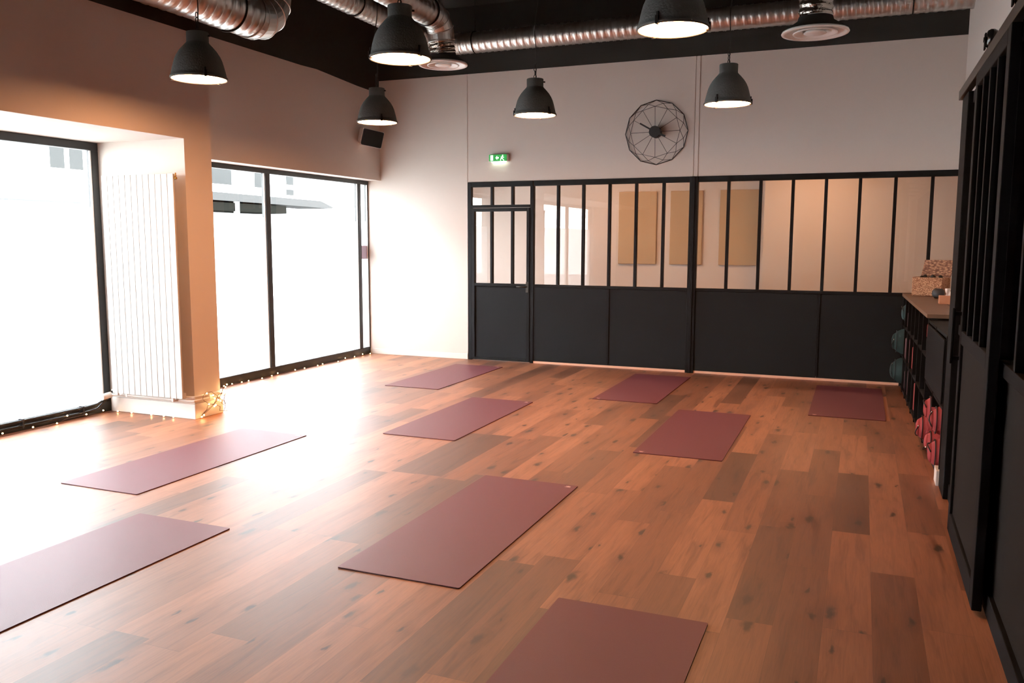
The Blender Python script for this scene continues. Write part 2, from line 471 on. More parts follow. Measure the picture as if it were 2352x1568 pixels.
fr.build('window_frame', FRAME, w2)
for a, b in ((-4.12, -2.222), (-2.142, -.262), (-.196, -.012)):
    MB().box(XW-.030, XW-.024, a, b, .098, 2.37).build('glass_pane', GLASSW, w2)
    MB().box(XW-.023, XW-.022, a, b-.012, .098, 1.862).build('frosted_film', FILM, w2)
    MB().box(XW-.02, XW-.004, b-.02, b-.010, .098, 2.37).build('glazing_bead', WHITE, w2)
LILAC = mat('lilac_sticker', (196, 190, 214), .7)
MB().box(XW-.018, XW-.016, -.196, -.012, 1.345, 1.53).build('window_sticker', LILAC, w2)['label'] = 'pale lilac sticker band on the narrow pane'
# window of the next room
w3 = sroot('window_3', 'frosted outer window of the next room')
fr = MB(); bars(fr, -.30, -.24, (.5, 2.2), (0, 2.4), .06, .09, .05, .05)
fr.build('window_frame', FRAME, w3)
MB().box(-.275, -.274, .55, 2.15, .09, 2.34).build('frosted_film', FILM, w3)

# ------------------------------------------------------------------ partition with door
PY = -.012      # front face of the steelwork
def gbar(mb, x, z0, z1, wd=.035):
    mb.box(x-wd/2, x+wd/2, PY, .04, z0, z1, bev=.003)
ZT, ZTI, ZB = 2.372, 2.305, 1.02
door = sroot('door_1', 'narrow black steel door with three glass strips at the left end of the partition')
f = MB()
f.box(1.345, 1.395, PY, .05, 0, ZT, bev=.003)                     # left jamb
f.box(1.395, 2.27, PY, .05, ZTI, ZT, bev=.003)                    # head
f.box(2.235, 2.285, PY, .05, 0, ZTI, bev=.003)                    # right jamb
f.box(1.395, 2.235, PY, .04, 2.035, 2.07, bev=.003)               # transom
gbar(f, 1.691, 2.07, ZTI); gbar(f, 1.985, 2.07, ZTI)
f.build('door_frame', STEEL, door)
MB().box(1.395, 2.235, .012, .018, 2.07, ZTI).build('transom_glass', GLASSP, door)
f = MB()
f.box(1.400, 1.445, PY-.012, .035, .012, 2.03, bev=.003)
f.box(2.190, 2.232, PY-.012, .035, .012, 2.03, bev=.003)
f.box(1.445, 2.190, PY-.012, .035, 1.985, 2.03, bev=.003)
f.box(1.445, 2.190, PY-.012, .035, ZB-.02, ZB+.02, bev=.003)
f.box(1.445, 2.190, PY-.018, .035, .012, .045, bev=.003)
f.box(1.673, 1.707, PY-.010, .030, ZB+.02, 1.985, bev=.003)
f.box(1.968, 2.002, PY-.010, .030, ZB+.02, 1.985, bev=.003)
leaf = f.build('door_leaf', STEEL, door)
MB().box(1.445, 2.190, .0, .014, .045, ZB-.02).build('door_panel', PANEL, leaf)
MB().box(1.445, 2.190, .010, .016, ZB+.02, 1.985).build('door_glass', GLASSP, leaf)
h = MB(); h.tube([(2.20, PY-.014, 1.005), (2.20, PY-.055, 1.005), (2.07, PY-.055, 1.005)], .009)
h.box(2.188, 2.224, PY-.022, PY-.012, .93, 1.07, bev=.003)
h.build('door_handle', mat('dark_chrome', (70, 66, 62), .3, 1.), leaf)['label'] = 'dark metal lever handle'
def bay(name, label, x0, x1, cuts, panels):
    r = sroot(name, label)
    f = MB()
    f.box(x0, x1, PY, .05, ZTI, ZT, bev=.003)
    f.box(x0, x1, PY, .05, ZB-.018, ZB+.018, bev=.003)
    for c in cuts: gbar(f, c, ZB+.018, ZTI)
    for c in panels: f.box(c-.016, c+.016, PY-.004, .03, .05, ZB-.018, bev=.003)
    f.build('steel_frame', STEEL, r)
    xs = [x0]+list(cuts)+[x1]
    for a, b in zip(xs[:-1], xs[1:]):
        MB().box(a, b, .012, .018, ZB, ZTI).build('glass_pane', GLASSP, r)
    ps = [x0]+list(panels)+[x1]
    for a, b in zip(ps[:-1], ps[1:]):
        MB().box(a+.001, b-.001, .0, .02, .028, ZB-.018).build('lower_panel', PANEL, r)
    MB().box(x0, x1, -.004, .03, 0, .028).build('foot_strip', mat('pale_foot_strip', (226, 176, 150), .6), r)  # pale strip along the foot of the lower panels
    return r
bay('window_4', 'left run of the black steel partition with six tall panes', 2.285, 4.285, [2.614, 2.951, 3.292, 3.63, 3.97], [3.292])
bay('window_5', 'right run of the black steel partition with eight tall panes', 4.385, XR, [4.742, 5.107, 5.466, 5.823, 6.18, 6.541, 6.905], [5.80])
struct('trim_2', MB().box(4.285, 4.385, PY-.014, .06, 0, ZT, bev=.004).box(4.318, 4.352, PY-.03, PY-.014, .0, ZT, bev=.003), STEEL, 'thick black steel post in the middle of the partition')

# ------------------------------------------------------------------ right side: fixed glazed screen, rail, sliding door
r = sroot('window_6', 'fixed black glazed screen along the right wall')
f = MB()
XS0, XS1 = 6.80, 6.86
f.box(6.772, XS1, -4.55, -4.24, 0, 2.49, bev=.004)
for y in (-5.0, -5.4, -5.8, -6.2, -6.6, -7.0, -7.4, -7.8, -8.2, -8.6, -9.0, -9.4): f.box(XS0, XS1, y-.02, y+.02, 1.1, 2.42, bev=.003)
f.box(XS0, XS1, -9.9, -4.55, 2.42, 2.49, bev=.003)
f.box(XS0, XS1, -9.9, -4.55, 1.04, 1.10, bev=.003)
f.box(XS0, XS1, -9.9, -4.55, 0, .10, bev=.003)
f.build('screen_frame', DOORBLK, r)
MB().box(XS0+.02, XS1-.02, -9.9, -4.55, .10, 1.04).build('lower_panel', DOORPAN, r)
MB().box(XS0+.028, XS0+.034, -9.9, -4.55, 1.10, 2.42).build('glass_pane', GLASSD, r)
struct('baseboard_right', MB().box(6.755, 6.80, -4.24, -4.08, 0, .10, bev=.002), WHITEB, 'short white baseboard end beside the sliding door post')
rail = thing('sliding_door_rail', 'long flat black steel rail over the sliding door on the right', 'door rail')
MB().box(6.752, 6.790, -9.8, -4.20, 2.487, 2.545, bev=.003).build('rail_bar', mat('worn_black_rail', (34, 31, 29), .38, .3), rail)
for y in (-4.6, -5.9, -7.2, -8.5): MB().tube([(6.788, y, 2.522), (7.16, y, 2.522)], .012, 8).build('wall_bracket', DOORBLK, rail)
sd = sroot('door_2', 'black glazed sliding door hanging from the rail on the right')
f = MB()
D0, D1, YA, YE = 6.742, 6.782, -6.36, -5.22
f.box(D0, D1, YE-.075, YE, .02, 2.47, bev=.004); f.box(D0, D1, YA, YA+.09, .02, 2.47, bev=.004)
f.box(D0, D1, YA+.09, YE-.075, 2.40, 2.47, bev=.004); f.box(D0, D1, YA+.09, YE-.075, 1.06, 1.13, bev=.004)
f.box(D0, D1, YA+.09, YE-.075, .02, .13, bev=.004)
for i in range(1, 4):
    y = YE-.075+(YA+.09-(YE-.075))*i/4; f.box(D0, D1, y-.016, y+.016, 1.13, 2.40, bev=.003)
dl = f.build('door_leaf', DOORBLK, sd)
MB().box(D0+.014, D0+.024, YA+.09, YE-.075, .13, 1.06).build('lower_panel', DOORPAN, dl)
MB().box(D0+.016, D0+.022, YA+.09, YE-.075, 1.13, 2.40).build('glass_pane', GLASSD, dl)
h = MB(); h.box(D0-.045, D0-.03, YE-.05, YE-.02, .95, 1.25, bev=.004); h.box(D0-.03, D0, YE-.045, YE-.025, .97, .99); h.box(D0-.03, D0, YE-.045, YE-.025, 1.21, 1.23)
h.build('door_handle', DOORBLK, dl)
for y in (-5.45, -6.30):
    f = MB(); z = 2.594
    f.tube([(6.753, y, z), (6.758, y, z), (6.77, y, z), (6.785, y, z), (6.797, y, z), (6.802, y, z)], [.034, .043, .049, .049, .043, .034], 28)
    wh = f.build('roller', mat('gloss_black_roller', (20, 20, 20), .16), dl)
    MB().box(6.744, 6.751, y-.018, y+.018, 2.545, 2.625, bev=.002).tube([(6.74, y, z), (6.756, y, z)], .013, 12).box(6.786, 6.79, y-.02, y+.02, 2.42, 2.487).build('roller_strap', DOORBLK, wh)

# ------------------------------------------------------------------ pendant lamps
GLOW = emis('warm_lamp_diffuser', (1.0, .46, .20), LAMP_STRENGTH)
def make_lamp():
    r = thing('pendant_lamp', 'x', 'lamp')
    R = .2
    prof = [(.075, .325), (.078, .322), (.0775, .255), (.083, .245), (.105, .222), (.132, .19), (.152, .158), (.166, .127), (.175, .096), (.183, .064), (.190, .034), (.194, .014)]
    sh = MB(); sh.lathe([(0, .325)]+prof)
    sh.lathe([(0, .318), (.072, .318), (.0725, .255), (.100, .217), (.147, .156), (.178, .064), (.19, .014)])
    sh.lathe([(.194, .014), (.201, .008), (.2025, .0), (.200, -.0075), (.1945, -.009), (.1912, -.006), (.1912, .008), (.19, .014)])
    shade = sh.build('lamp_shade', SHADE, r)
    MB().lathe([(0, -.009), (.1, -.008), (.17, -.0055), (.191, -.003), (.191, .004), (0, .004)]).build('diffuser', GLOW, r)
    for k in range(3):
        a = math.radians(205+120*k); cx, cy = .1985*math.cos(a), .1985*math.sin(a)
        ux, uy = Vector((math.cos(a), math.sin(a), 0)), Vector((-math.sin(a), math.cos(a), 0))
        c = MB(); c.obox((cx, cy, .012), ux, uy, (0, 0, 1), .007, .009, .02)
        c.obox((cx*.965, cy*.965, .040), ux, uy, (0, 0, 1), .005, .006, .014)
        c.obox((cx*.97, cy*.97, -.009), ux, uy, (0, 0, 1), .012, .008, .004)
        c.build('rim_clip', STRAP, shade)
    a = math.radians(20)
    MB().tube([(.07*math.cos(a), .07*math.sin(a), .30), (.094*math.cos(a), .094*math.sin(a), .30)], .007, 8).build('bolt', STRAP, shade)
    ch = MB()
    for i in range(4):
        ch.torus((0, 0, .345+i*.034), (1, 0, 0) if i % 2 else (0, 1, 0), .019, .0035, 14, 6, .6)
    ch.build('chain', STRAP, r)
    cb = MB(); pts = []
    H = ZC-2.77
    for i in range(40):
        t = i/39; z = .322+t*(H-.322)
        k = math.sin(t*PI)
        pts.append((.016*math.sin(t*17)*k+.006, .014*math.sin(t*11+1)*k, z))
    cb.tube(pts, .0042, 6)
    cb.build('cable', CABLE, r)
    MB().lathe([(0, H-.03), (.05, H-.03), (.055, H-.02), (.055, H), (0, H)], n=20).build('ceiling_rose', CABLE, r)
    # wire from rose to chain
    return r
lamp0 = make_lamp()
spots = [((1.70, -5.335), 'dark grey dome pendant lamp hanging before the beige pillar, nearest the left windows', 0),
         ((3.415, -5.40), 'dark grey dome pendant lamp overlapping the round white air diffuser', .25),
         ((1.715, -2.89), 'dark grey dome pendant lamp hanging just above the white and black speaker', -.2),
         ((3.345, -2.77), 'dark grey dome pendant lamp left of the wire clock', .15),
         ((5.205, -5.51), 'large looking dome pendant lamp cut by the top edge, in front of the long duct', .9),
         ((5.11, -2.78), 'dark grey dome pendant lamp right of the wire clock', .8)]
for i, ((x, y), lb, rz) in enumerate(spots):
    o = lamp0 if i == 0 else copy_tree(lamp0)
    o.location = (x, y, 2.77); o.rotation_euler = (0, 0, rz)
    tag(o, lb, 'lamp', 'dome pendant lamps under the black ceiling')

# ------------------------------------------------------------------ ventilation ducts
def spiral(p0, p1, R, pitch=.085, n=36, h=.008):
    p0, p1 = Vector(p0), Vector(p1); L = (p1-p0).length; steps = max(8, int(L/.0106))
    pts = [p0+(p1-p0)*(i/steps) for i in range(steps+1)]
    def rf(i, k, rr):
        u = (i/steps*L/pitch - k) % 1.0
        d = min(abs(u-.2), abs(u-.42))
        return rr + h*max(0., 1-d/.1)
    return MB().tube(pts, R, n, True, True, rf)
def gores(path, R, n=32):
    """segmented metal elbow: straight bands with small raised seams"""
    mb = MB(); path = [Vector(p) for p in path]
    mb.tube(path, R, n, True, False)
    for i, p in enumerate(path):
        t = (path[min(i+1, len(path)-1)]-path[max(i-1, 0)]).normalized()
        mb.torus(p, t, R, .006, n, 6)
    for i, f_ in enumerate(mb.f): pass
    return mb
def arc(c, u, v, R, a0, a1, n):
    c, u, v = Vector(c), Vector(u), Vector(v)
    return [c+u*(R*math.cos(a0+(a1-a0)*i/n))+v*(R*math.sin(a0+(a1-a0)*i/n)) for i in range(n+1)]
def wrinkled(p0, p1, R, n=30):
    p0, p1 = Vector(p0), Vector(p1); pts = [p0+(p1-p0)*(i/24) for i in range(25)]
    rnd = random.Random(5)
    ph = [rnd.uniform(0, 6) for _ in range(6)]
    def rf(i, k, rr):
        a = k*2*PI
        return rr*(1+.035*math.sin(i*.9+2*math.sin(a+ph[0]))+.02*math.sin(3*a+i*.5+ph[1])+.015*math.sin(i*2.3+ph[2]-5*a))
    return MB().tube(pts, R, n, True, True, rf)
# 1: big duct in front of the beam
d1 = thing('ventilation_duct', 'wide silver spiral duct ending in an elbow in front of the left beam', 'duct')
X1, Z1, R1 = 1.10, 3.585, .19
spiral((X1, -12.6, Z1), (X1, -4.02, Z1), R1, .09, 40).build('spiral_pipe', GALV, d1)
gores([(X1, -4.03, Z1)]+arc((X1, -3.98, Z1+.26), (0, 0, -1), (0, 1, 0), .26, 0, PI/2, 4)+[(X1, -3.72, Z1+.42)], R1+.006).build('elbow', GALV, d1)
MB().tube([(X1, -3.72, Z1+.4), (X1, -3.72, ZC)], R1, 36).build('riser', GALV, d1)
for y in (-4.28, -6.9): MB().torus((X1, y, Z1), (0, 1, 0), R1+.008, .009, 40, 6).build('strap', STRAP, d1)
# 2: narrower duct from the riser to the back wall and along it
d2 = thing('ventilation_duct', 'long silver spiral duct running along the top of the back wall', 'duct')
X2, Z2, R2 = 1.19, 4.07, .125
YD = -.36
spiral((X2, -3.5, Z2), (X2, YD-.22, Z2), R2, .085).build('spiral_pipe', GALV, d2)
gores(arc((X2+.22, YD-.22, Z2), (-1, 0, 0), (0, 1, 0), .22, 0, PI/2, 4), R2+.005).build('elbow', GALV, d2)
spiral((X2+.22, YD, Z2), (XR, YD, Z2), R2, .085).build('spiral_pipe', GALV, d2)
MB().torus((X2, -2.45, Z2), (0, 1, 0), R2+.008, .007, 32, 6).build('strap', STRAP, d2)
for x in (1.62, 4.02, 6.6): MB().torus((x, YD, Z2), (1, 0, 0), R2+.008, .007, 32, 6).tube([(x, YD, Z2+R2), (x, YD, ZC)], .005, 6).build('strap', STRAP, d2)
# 3: duct above the left diffuser
def diffuser(cx, cy, z, R, label):
    t = thing('air_diffuser', label, 'air diffuser', (cx, cy, z), 0, 'round ceiling air diffusers')
    s_ = R/.25
    MB().lathe([(.122*s_, .135), (.130*s_, .10), (.19*s_, .055), (.245*s_, .018), (.25*s_, .006), (.246*s_, .0), (.222*s_, .0), (.205*s_, .022), (.15*s_, .055), (.125*s_, .08)], (0, 0, 0)).build('outer_ring', WHITE, t)
    MB().lathe([(.165*s_, .004), (.160*s_, -.002), (.15*s_, .0), (.12*s_, .02), (.1*s_, .05), (.11*s_, .05), (.135*s_, .02), (.165*s_, .004)]).build('middle_ring', WHITE, t)
    MB().lathe([(0, -.004), (.07*s_, -.003), (.085*s_, .004), (.07*s_, .02), (.03*s_, .05), (0, .055)]).build('centre_cone', WHITE, t)
    MB().lathe([(.126*s_, .13), (.134*s_, .10), (.194*s_, .057), (.25*s_, .018)]).build('black_neck', mat('dark_diffuser_back', (48, 46, 44), .6), t)
    return t
DX1, DY1 = 2.355, -2.70
d3 = thing('ventilation_duct', 'silver spiral duct with a bend dropping to the left air diffuser', 'duct')
R3, Z3 = .122, 3.735
spiral((DX1, -12.6, Z3), (DX1, DY1-.30, Z3), R3, .085).build('spiral_pipe', GALV, d3)
gores([(DX1, DY1-.31, Z3)]+arc((DX1, DY1-.23, Z3-.20), (0, 0, 1), (0, 1, 0), .2, 0, PI/2, 3)[0:]+[(DX1, DY1-.03, Z3-.23)], R3+.006).build('elbow', GALV, d3)
wrinkled((DX1, DY1-.03, Z3-.20), (DX1, DY1-.01, 3.3+.11), R3+.004).build('foil_sleeve', FOIL, d3)
sb = MB(); sb.torus((DX1, DY1-.33, Z3), (0, 1, 0), R3+.008, .007, 32, 6); sb.build('strap', STRAP, d3)
MB().torus((DX1-.36, -4.2, 3.74), (0, .25, 1), .05, .006, 24, 6).tube([(DX1-.36, -4.2, 3.76), (DX1-.36, -4.2, ZC)], .005, 6).build('loose_hanger_ring', mat('white_wire', (214, 208, 202), .5), d3)
diffuser(DX1, DY1, 3.3, .24, 'round white air diffuser behind the second lamp, on the left')
# 4: drop to the right diffuser
DX2, DY2 = 5.79, -2.72
d4 = thing('ventilation_duct', 'shiny vertical duct drop above the right air diffuser', 'duct')
MB().tube([(DX2, DY2, 3.56), (DX2, DY2, ZC)], .128, 36).build('drop_pipe', mat('polished_steel', (190, 186, 180), .18, 1.), d4)
wrinkled((DX2, DY2, 3.40), (DX2, DY2, 3.58), .132).build('foil_sleeve', FOIL, d4)
diffuser(DX2, DY2, 3.3, .268, 'round white air diffuser right of the large cut-off lamp')

# ------------------------------------------------------------------ wall clock
ck = thing('wall_clock', 'round black wire clock with geometric frame on the back wall', 'clock', (3.865, 0, 2.905))
def rods(mb, segs, r):
    for a, b in segs: mb.tube([a, b], r, 6)
NV = 12
def ring(R, y, off, cx=0., cz=0.):
    return [Vector((cx+R*math.cos(math.radians(91+off+30*i)), y, cz+R*math.sin(math.radians(91+off+30*i)))) for i in range(NV)]
O_ = ring(.382, -.012, 0); W_ = ring(.345, -.045, 15); V_ = ring(.300, -.085, 0)
mb = MB(); rods(mb, [(O_[i], O_[(i+1) % NV]) for i in range(NV)], .0052); mb.build('outer_frame', CABLE, ck)
mb = MB()
rods(mb, [(W_[i], O_[i]) for i in range(NV)]+[(W_[i], O_[(i+1) % NV]) for i in range(NV)]+[(W_[i], V_[i]) for i in range(NV)]+[(W_[i], V_[(i+1) % NV]) for i in range(NV)]+[(V_[i], V_[(i+1) % NV]) for i in range(NV)], .0028)
mb.build('wire_lattice', CABLE, ck)
HUB = Vector((0, -.085, 0))
mb = MB(); rods(mb, [(HUB, V_[i]) for i in range(NV)], .0028); mb.build('spokes', CABLE, ck)
MB().tube([(0, -.115, 0), (0, -.0, 0)], .068, 32).build('clock_hub', CABLE, ck)
def hand(name, ang, ln, wd):
    a = math.radians(ang); u = Vector((math.cos(a), 0, math.sin(a))); wv = Vector((-math.sin(a), 0, math.cos(a)))
    MB().obox(HUB+Vector((0, -.034, 0))+u*(ln/2), u, (0, 1, 0), wv, ln/2, .002, wd/2).build(name, CABLE, ck)
hand('minute_hand', 150, .205, .019); hand('hour_hand', -25, .147, .024)

# ------------------------------------------------------------------ exit sign
GR = emis('green_sign', (.02, .30, .05), .9)
GR.node_tree.nodes['Principled BSDF'].inputs['Base Color'].default_value = (*lin((30, 110, 50)), 1)
GW = emis('sign_white', (.55, 1, .55), 3.0)
ex = thing('exit_sign', 'small green lit emergency exit sign above the partition door', 'sign', (1.80, 0, 2.672))
MB().box(-.13, .13, -.05, 0, -.045, .045, bev=.004).build('housing', WHITE, ex)
MB().box(-.128, .122, -.054, -.0505, -.042, .042).build('sign_face', GR, ex)
MB().box(-.105, -.07, -.0560, -.0545, -.033, .033).build('door_mark', GW, ex)
MB().prism([(-.035, .0), (-.012, .026), (-.012, .010), (.01, .010), (.01, -.010), (-.012, -.010), (-.012, -.026)], 1, -.0560, -.0545).build('arrow_mark', GW, ex)
pf = MB()
def limb(a, b, w_):
    a, b = Vector((a[0], -.0552, a[1])), Vector((b[0], -.0552, b[1])); u = (b-a).normalized()
    pf.obox((a+b)/2, u, (0, 1, 0), u.cross(Vector((0, 1, 0))), (b-a).length/2+w_*.4, .0007, w_/2)
pf.tube([(.066, -.0559, .028), (.066, -.0546, .028)], .008, 14)
limb((.062, .015), (.054, -.008), .013); limb((.054, -.008), (.038, -.016), .008); limb((.038, -.016), (.036, -.034), .007)
limb((.054, -.008), (.068, -.018), .008); limb((.068, -.018), (.084, -.034), .007)
limb((.062, .014), (.042, .006), .006); limb((.062, .014), (.082, .002), .006)
pf.build('running_figure', GW, ex)['label'] = 'white running figure'
MB().box(-.10, .10, -.048, -.01, -.050, -.0455).build('lamp_strip', emis('sign_downlight', (.75, 1., .75), 6.), ex)

# ------------------------------------------------------------------ speaker
spk = thing('wall_speaker', 'white wall speaker with black front in the far left corner', 'speaker', (.20, -.52, 2.935))
spk.rotation_euler = (math.radians(0), math.radians(0), 0)
nrm = Vector((.80, -.55, -.24)).normalized()          # facing into the room and down
sx = Vector((0, 0, 1)).cross(nrm).normalized(); sz = nrm.cross(sx)
tl = math.radians(-8); sx, sz = sx*math.cos(tl)+sz*math.sin(tl), sz*math.cos(tl)-sx*math.sin(tl)
def rbox(mb, c, hx, hz, d0, d1, rr, taper=1.):
    pts = []
    for qx, qz, a0 in ((1, 1, 0), (-1, 1, 90), (-1, -1, 180), (1, -1, 270)):
        for k in range(5):
            a = math.radians(a0+22.5*k); pts.append((qx*(hx-rr)+rr*math.cos(a), qz*(hz-rr)+rr*math.sin(a)))
    n = len(pts); c = Vector(c)
    vs = [c+sx*p[0]*taper+sz*p[1]*taper+nrm*d0 for p in pts]+[c+sx*p[0]+sz*p[1]+nrm*d1 for p in pts]
    mb.add(vs, [tuple(range(n-1, -1, -1)), tuple(range(n, 2*n))]+[(i, (i+1) % n, (i+1) % n+n, i+n) for i in range(n)])
q = MB(); rbox(q, (0, 0, 0), .155, .112, -.15, 0, .02, .86); q.build('speaker_body', WHITE, spk)
q = MB(); rbox(q, (0, 0, 0), .146, .104, .0, .008, .018); q.build('speaker_grille', mat('black_grille', (22, 22, 22), .9, bump=(500, .5)), spk)
MB().tube([-nrm*.13, Vector((-.19, .07, -.02))], .014, 10).box(-.2, -.185, .02, .12, -.07, .05).build('wall_mount', WHITE, spk)

# ------------------------------------------------------------------ radiator and pipes
rad = thing('radiator', 'tall white panel radiator of flat vertical tubes on the pillar side', 'radiator', (.31, -4.56, .19))
RADW = mat('radiator_white', (206, 204, 200), .45)
NT = 12; RX0, RX1, RZ0, RZ1 = -.105, .728, .2, 2.168
tw = (RX1-RX0)/NT
q = MB()
for i in range(NT):
    q.box(RX0+i*tw+.003, RX0+(i+1)*tw-.003, -4.622, -4.610, RZ0, RZ1, bev=.003)
q.build('front_tubes', RADW, rad, (.31, -4.56, .19)).location = (0, 0, 0)
q = MB(); q.box(RX0+.003, RX1-.003, -4.611, -4.604, RZ0+.002, RZ1-.002); q.box(RX0+.01, RX1-.006, -4.604, -4.572, RZ0+.01, RZ0+.05); q.box(RX0+.01, RX1-.006, -4.604, -4.572, RZ1-.05, RZ1-.01)
q.build('header', mat('radiator_header_gap_shade', (188, 187, 184), .5), rad, (.31, -4.56, .19)).location = (0, 0, 0)  # greyer than the tubes: shade of the gaps put into the colour
for x in (.05, .60):
    for z in (.5, 1.9): MB().box(x-.02, x+.02, -4.575, -4.501, z-.03, z+.03).build('wall_bracket', WHITE, rad, (.31, -4.56, .19)).location = (0, 0, 0)
q = MB(); q.tube([(RX1-.01, -4.60, 2.13), (RX1+.018, -4.60, 2.13)], .009, 8); q.tube([(RX1-.0, -4.6, 2.135), (RX1+.01, -4.6, 2.175)], .006, 8)
q.build('bleed_valve', mat('brass', (190, 140, 70), .3, 1.), rad, (.31, -4.56, .19)).location = (0, 0, 0)
q = MB(); q.tube([(-.155, -4.60, .175), (-.155, -4.70, .165)], .028, 16); q.tube([(-.155, -4.60, .175), (-.06, -4.60, .185), (-.06, -4.60, .21)], .012, 10)
q.build('thermostat_valve', WHITE, rad, (.31, -4.56, .19)).location = (0, 0, 0)
pp = thing('heating_pipes', 'two white heating pipes wrapping round the pillar foot', 'pipes', (.3, -4.54, 0))
def pipeO(pts, r=.010): return MB().tube(pts, r, 10)
for dz, dy in ((.172, 0.), (.205, .012)):
    pipeO([(-.20, -4.55+dy, dz), (.68, -4.55+dy, dz), (PX+.02-dy, -4.55+dy, dz), (PX+.035-dy, -4.53, dz), (PX+.035-dy, -4.16, dz), (PX+.02-dy, -4.13-dy, dz), (.0, -4.13-dy, dz)]).build('pipe', WHITE, pp, (.3, -4.54, 0)).location = (0, 0, 0)
for q in (MB().box(-.012, .012, -4.562, -4.50, .16, .217), MB().box(.538, .562, -4.562, -4.50, .16, .217), MB().box(PX, PX+.047, -4.36, -4.336, .16, .217)):
    q.build('pipe_clip', WHITE, pp, (.3, -4.54, 0)).location = (0, 0, 0)
for q in (MB().tube([(.60, -4.60, .21), (.60, -4.60, .17), (.60, -4.555, .17)], .013, 10), MB().tube([(.68, -4.6, .21), (.68, -4.6, .2), (.68, -4.545, .2)], .011, 10)):
    q.build('return_valve', WHITE, pp, (.3, -4.54, 0)).location = (0, 0, 0)
bp = thing('heating_pipes', 'pair of black pipes along the foot of the near shop window', 'pipes', (-.22, -7, 0))
for z in (.088, .045):
    MB().tube([(-.225, -10.7, z), (-.225, -4.80, z), (-.215, -4.70, z+.01), (-.2, -4.62, .135 if z > .06 else .12), (-.185 if z > .06 else -.17, -4.555, .172 if z > .06 else .20)], .011, 10).build('pipe', mat('glossy_black_pipe', (30, 29, 28), .22), bp, (-.22, -7, 0)).location = (0, 0, 0)
for y in (-5.45, -7.0, -4.85, -9.5): MB().box(-.26, -.21, y-.008, y+.008, .03, .105).build('pipe_clip', CABLE, bp, (-.22, -7, 0)).location = (0, 0, 0)

# ------------------------------------------------------------------ string lights
BULB = emis('fairy_light_bulb', (1., .55, .22), 40.)
WIRE = mat('thin_brown_wire', (84, 50, 32), .6)
def fairy(label, pts, bulbs, loc):
    t = thing('string_lights', label, 'string lights', loc)
    q = MB(); q.tube([Vector(p) for p in pts], .0022, 5); o = q.build('wire', WIRE, t, loc); o.location = (0, 0, 0)
    for b in bulbs:
        q = MB(); q.ball((0, 0, 0), .0065, 8, 5)
        o = q.build('bulb', BULB, t); o.location = Vector(b)-Vector(loc)
rnd = random.Random(3)
pts, bl = [], []
y = -8.2
while y < -4.62:
    x = -.17+rnd.uniform(-.03, .03); z = .012+rnd.choice((0, 0, .02)); pts.append((x, y, z))
    if rnd.random() < .55 or True: bl.append((x+rnd.uniform(-.01, .01), y, z+.004+rnd.choice((0, 0, 0, .02))))
    y += rnd.uniform(.13, .30)
x = -.12
while x < .72:
    pts.append((x, -4.545+rnd.uniform(-.02, .0), .012)); bl.append((x, -4.56, .014)); x += rnd.uniform(.07, .25)
fairy('warm fairy light string on the floor under the near shop window', pts, bl, (-.17, -6.4, .01))
pts, bl = [], []
n = 46
for i in range(n):
    t = i/(n-1)
    yy = -4.49+.33*abs(math.sin(t*9.))+rnd.uniform(-.02, .02); zz = .03+.20*t+.07*math.sin(t*31)
    zz = max(.02, zz); px = PX+.052+.014*math.sin(i*2.1)
    pts.append((px, yy, zz))
    if i % 3 == 0 or i > 36: bl.append((px+.006, yy+.006, zz-.008))
fairy('tangle of warm fairy lights wound round the pipes on the pillar', pts, bl, (PX+.05, -4.33, .1))
pts, bl = [], []
y = -4.1
while y < -.08:
    x = -.13+rnd.uniform(-.035, .035); z = .010+rnd.choice((0, 0, .008)); pts.append((x, y, z)); bl.append((x+.004, y, z+.006)); y += rnd.uniform(.12, .30)
fairy('warm fairy light string on the floor under the far shop window', pts, bl, (-.13, -2, .01))

# ------------------------------------------------------------------ yoga mats
def make_mat():
    r = thing('yoga_mat', 'x', 'yoga mat')
    hx, hy, t = .333, .892, .006
    n = 5; pts = []
    for qx, qy, a0 in ((1, 1, 0), (-1, 1, 90), (-1, -1, 180), (1, -1, 270)):
        for k in range(n):
            a = math.radians(a0+90*k/(n-1)); pts.append((qx*(hx-.008)+.008*math.cos(a), qy*(hy-.008)+.008*math.sin(a)))
    MB().prism(pts, 2, .0032, t).build('top_layer', MATTOP, r)
    pt2 = [(x*.9985, y*.9995) for x, y in pts]
    MB().prism(pt2, 2, 0, .0032).build('bottom_layer', MATBOT, r)
    q = MB()
    cx, cy, z0, z1 = .278, .845, t, t+.0004      # small brand mark: three petals and a short bar
    for a in (50, 90, 130):
        u = Vector((math.cos(math.radians(a)), math.sin(math.radians(a)), 0)); v = Vector((-u.y, u.x, 0))
        pet = [Vector((cx, cy, 0))+u*d+v*w_ for d, w_ in ((.002, 0), (.012, .006), (.024, 0), (.012, -.006))]
        q.prism([(p.x, p.y) for p in pet], 2, z0, z1)
    q.box(cx-.02, cx+.02, cy-.008, cy-.003, z0, z1)
    q.build('printed_mark', LOGO, r)
    return r
mat0 = make_mat()
